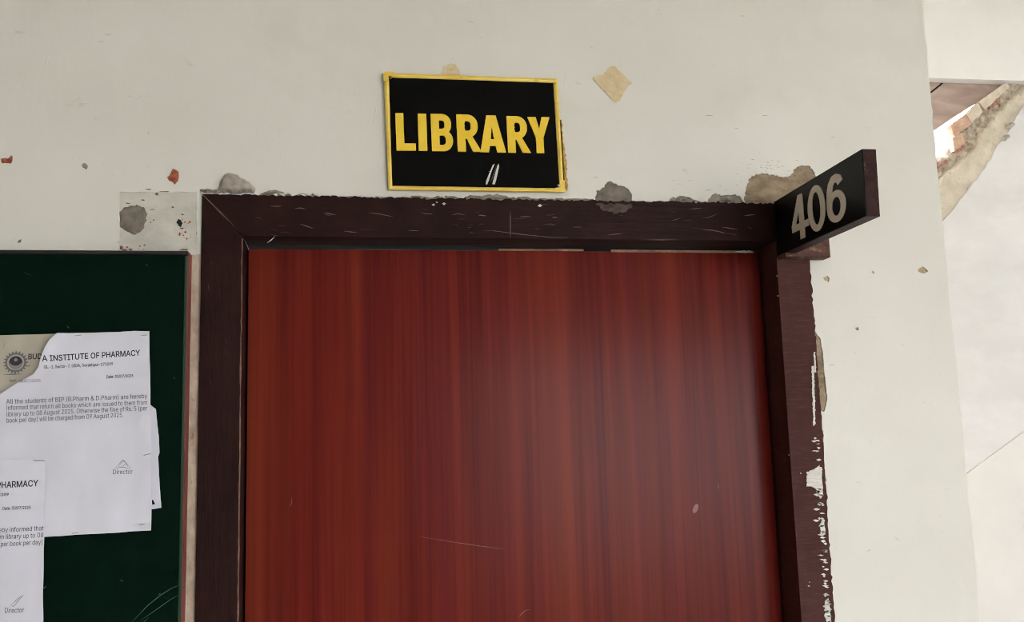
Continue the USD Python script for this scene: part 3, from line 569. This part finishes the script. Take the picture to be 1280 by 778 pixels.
main = paper('fine_notice', [(75, 418), (110, 417), (150, 416), (188, 415), (189.3, 505), (190.3, 600), (190.5, 663), (186, 663), (150, 665.5), (58, 671), (-60, 678), (-60, 532), (-40, 520), (0, 497), (25, 480), (45, 469), (52, 460), (55, 448), (60, 436), (66, 426)], y_main, 'paper_white', 'white notice on library fines signed by the Director, with its upper left corner torn off', 3)
put_text(main, 'heading_text', 'A INSTITUTE OF PHARMACY', (56.5, 453), (176.5, 445.2), 6.6, y_main, bold=True)
put_text(main, 'address_text', 'GL-1, Sector-7, GIDA, Gorakhpur-273209', (58, 461.8), (143, 457.4), 3.4, y_main, bold=True)
put_text(main, 'date_text', 'Date: 30/07/2025', (134.5, 473.8), (168, 472.2), 3.4, y_main, bold=True)
put_text(main, 'reference_text', '04/07/2025', (28, 479.4), (53, 478.2), 3.2, y_main)
for s, a, b in [('All the students of BIP (B.Pharm & D.Pharm) are hereby', (10.5, 505.5), (185.5, 498.3)), ('informed that return all books which are issued to them from', (10.5, 513.2), (185.5, 506.2)),
                ('library up to 08 August 2025. Otherwise the fine of Rs. 5 (per', (10.3, 521.2), (185.5, 513.4)), ('book per day) will be charged from 09 August 2025.', (10.3, 529.0), (155.5, 521.8))]:
    put_text(main, 'body_text', s, a, b, 5.2, y_main)
put_text(main, 'signed_text', 'Director', (142.5, 593), (167, 592.4), 5.2, y_main)
strokes_on(main, 'signature', [[(145, 586), (150, 581), (155, 575), (158, 578), (165, 585)], [(150, 584), (153, 579), (157, 576), (162, 585)], [(144, 586), (154, 584), (166, 586.5)], [(153, 584), (160, 580)]], .0008, y_main, 'ink_grey')
staple(main, (96, 421), (104, 420), y_main); staple(main, (178, 420.5), (185.5, 419.8), y_main); staple(main, (181, 569.5), (190, 567.2), y_main)
staple(main, (92, 666.5), (100, 665.8), y_main); staple(main, (176, 656), (182, 655), y_main)

fr = paper('second_notice', [(-60, 576), (20, 575), (50, 573.5), (57, 575), (59, 580), (59, 600), (57.6, 670), (56.5, 800), (-60, 800)], y_front, 'paper_white', 'white PHARMACY notice overlapping the lower left of the fines notice', 4, amp=.0004)
put_text(fr, 'heading_text', 'PHARMACY', (-1, 610.4), (50.5, 607.6), 6.8, y_front, bold=True)
put_text(fr, 'address_text', '273209', (-6, 620.5), (14.5, 619.7), 3.2, y_front, bold=True)
put_text(fr, 'date_text', 'Date: 30/07/2025', (6.5, 637.2), (41.5, 636), 3.4, y_front, bold=True)
for s, a, b in [('hereby informed that', (-8.5, 665.5), (57, 662.6)), ('from library up to 08', (-6, 673.8), (56.8, 671.2)), ('(per book per day)', (1.5, 682.6), (55.6, 680))]:
    put_text(fr, 'body_text', s, a, b, 5.2, y_front)
put_text(fr, 'signed_text', 'Director', (9, 765), (33, 764.4), 5.4, y_front)
strokes_on(fr, 'signature', [[(16, 756), (21, 752), (26, 747), (34, 742)], [(20, 758), (26, 750), (33, 742.5)], [(17, 754.5), (20, 757.5), (25, 752)]], .0008, y_front, 'ink_grey')
staple(fr, (45, 575.5), (59, 576.5), y_front); staple(fr, (56, 735), (61, 732.5), y_front)

# ------------------------------------------------------------------ tape scraps on the wall
def flat_scrap(name, pts, label, seed, lift=.0012):
    pg = ragged(xz(pts), .004, .0007, seed); c = pg.centroid
    m = sheet(pg, lambda x, z: -.0006 - lift * fb(x, z, 45, seed), .004, .0004)
    o_ = obj(name, m, 'masking_tape', smooth=True); tag(o_, label, 'tape'); return o_
flat_scrap('tape_scrap', [(740.5, 98), (748, 94.5), (754, 94), (759, 86), (767, 82), (775, 89), (783, 97), (790.5, 104.5), (784, 109), (779, 117), (774, 126.5), (769, 128.5), (761, 121)], 'diamond-shaped scrap of yellowed tape to the right of the black sign', 5)
flat_scrap('tape_scrap', [(554, 94), (553, 85), (558, 82), (564, 80), (570, 82), (574, 88), (576, 95)], 'small scrap of brown tape sticking up over the top edge of the black sign', 6, .0008)

# ------------------------------------------------------------------ stairwell beyond the end of the wall
YW = 1.30
beam = ext(Polygon([(.5, P(1060, 94, YW - .02)[2])] + xz([(1060, 94), (1160, 97.2), (1220, 99.2), (1280, 101), (1420, 106)], YW - .02) + [(5, P(1420, 106, YW - .02)[2] + .01), (5, 3.62), (.5, 3.62)]), YW + .18, .2)
beam.vertices[:, 1] = np.where(beam.vertices[:, 1] > YW, YW + .02, YW - .02)
bm = obj('landing_beam', beam, 'plain_plaster'); tag(bm, 'white concrete landing beam at the upper right', 'beam', kind='structure')
slabs = [[(1100, 70), (1207, 70), (1183, 98.5), (1163.2, 114.5), (1130, 141), (1100, 160)], [(1208.8, 70), (1290, 70), (1290, 80), (1262, 108), (1240, 121), (1228, 127), (1217, 131), (1192, 147), (1167, 164), (1130, 188), (1100, 200), (1100, 163), (1130, 144), (1164.4, 116.3), (1184.8, 99.7)]]
for s, l in zip(slabs, ('small upper left piece of pinkish brown stone slab under the white beam', 'large pinkish brown stone slab under the white beam, cut off on a slant')):
    o_ = obj('stone_slab', ext(Polygon(xz(s, YW + .021)), YW + .045, .024), 'stone_pink'); tag(o_, l, 'stone slab', kind='structure')

o_ = obj('slab_joint', ext(Polygon(xz([(1208, 72), (1212, 72), (1186, 100), (1163, 119), (1130, 146), (1125, 140), (1160, 115), (1184, 98)], YW + .03)), YW + .040, .012), 'hole_dark'); tag(o_, 'dark joint between the two pinkish stone slabs', 'joint', kind='structure')
bw = thing('wall_stairwell', (*P(1240, 300, YW)[[0]], YW + .1, 0), 'white stairwell wall with a broken upper edge showing brick and plaster', 'wall', kind='structure')
low = [(1420, 1500), (850, 1500), (850, 480)]
rub = ragged(xz([(850, 450), (1120, 235), (1160, 203), (1169, 198), (1177, 194), (1187, 191), (1190, 185), (1191, 172), (1203, 162), (1213, 148), (1222, 131), (1240, 117), (1252, 106), (1259, 101), (1300, 75), (1420, -10), (1420, 300), (1120, 420), (850, 620)], YW), .012, .004, 91)
obj('rubble_core', ext(Polygon(list(xz([(1120, 244), (1160, 214), (1180, 204), (1196, 190), (1212, 162), (1232, 138), (1256, 112), (1290, 92), (1420, 0)] + low, YW + .03))).buffer(0), YW + .075, .045), 'rubble', bw)
obj('rubble_face', rough(rub, YW + .03, .012, .03, .03, 38, .007, 21), 'rubble', bw, label='crumbling mortar of the broken edge')
bricks = [([(1188, 157), (1207, 143.5), (1213, 156), (1191, 170.5)], 'brick_pale', 0), ([(1208, 142.5), (1223, 128.5), (1229, 140), (1215, 153)], 'brick_cream', .006), ([(1224, 127.5), (1246, 111.5), (1249, 121), (1231, 138)], 'brick_cream', .003), ([(1247.5, 110.5), (1259, 101), (1263, 108), (1251, 119)], 'brick_cream', .01),
          ([(1190.5, 173), (1203, 166), (1206, 179), (1193, 189)], 'brick_pale', .004), ([(1236, 131), (1246, 121), (1250, 122), (1250, 128), (1239, 136)], 'brick_dusty', .006), ([(1193, 188), (1205, 180), (1208, 183), (1198, 191)], 'brick_dusty', .005), ([(1171, 207), (1183, 199), (1186, 203), (1174, 211)], 'brick_dusty', .006)]
for k, (pts, m, dy) in enumerate(bricks):
    pg = ragged(xz(pts, YW), .008, .0009, 400 + k)
    obj('brick', ext(pg, YW + .022, .027 - dy), m, bw)
cream = ragged(xz([(850, 535), (1120, 310), (1165, 240), (1178, 216), (1196, 204), (1214, 187), (1230, 158), (1246, 139), (1266, 118), (1290, 98), (1420, 20), (1420, 420), (1120, 420), (850, 640)], YW), .010, .003, 92)
obj('plaster_coat', rough(cream, YW + .02, .02, .02, .014, 26, .008, 22), 'cream_coat', bw, label='rough cream plaster coat below the broken bricks')
skim = ragged(xz([(850, 560), (1120, 325), (1178.5, 275.5), (1190, 262), (1208.6, 239), (1228.6, 213), (1242.5, 188), (1255, 171), (1263, 156), (1279, 132), (1310, 105), (1420, 30), (2000, -300), (2000, 10), (1212, 590), (1120, 658), (850, 857)], YW), .010, .0018, 93)
obj('white_skim', ext(skim, YW + .02, .028), 'white_wash', bw)
for k, (a, b) in enumerate([(1261, 157.5), (1255.5, 172.5)]):
    pts = [(a - 6, b + 5), (a - 3, b - 2), (a + 5, b - 4), (a + 6, b), (a, b + 5)]
    obj('cement_patch', rough(ragged(xz(pts, YW), .005, .0012, 95 + k), YW - .007, .006, .008, .004, 60, .005, 30 + k), 'cement_lump', bw, True)
lowp = Polygon(xz([(850, 856), (1212, 590), (1280, 540), (2000, 11), (2000, 1500), (850, 1500)], YW - .013))
obj('stair_string', ext(lowp, YW + .06, .073), 'white_wash_warm', bw, label='smooth white side of the stair flight')
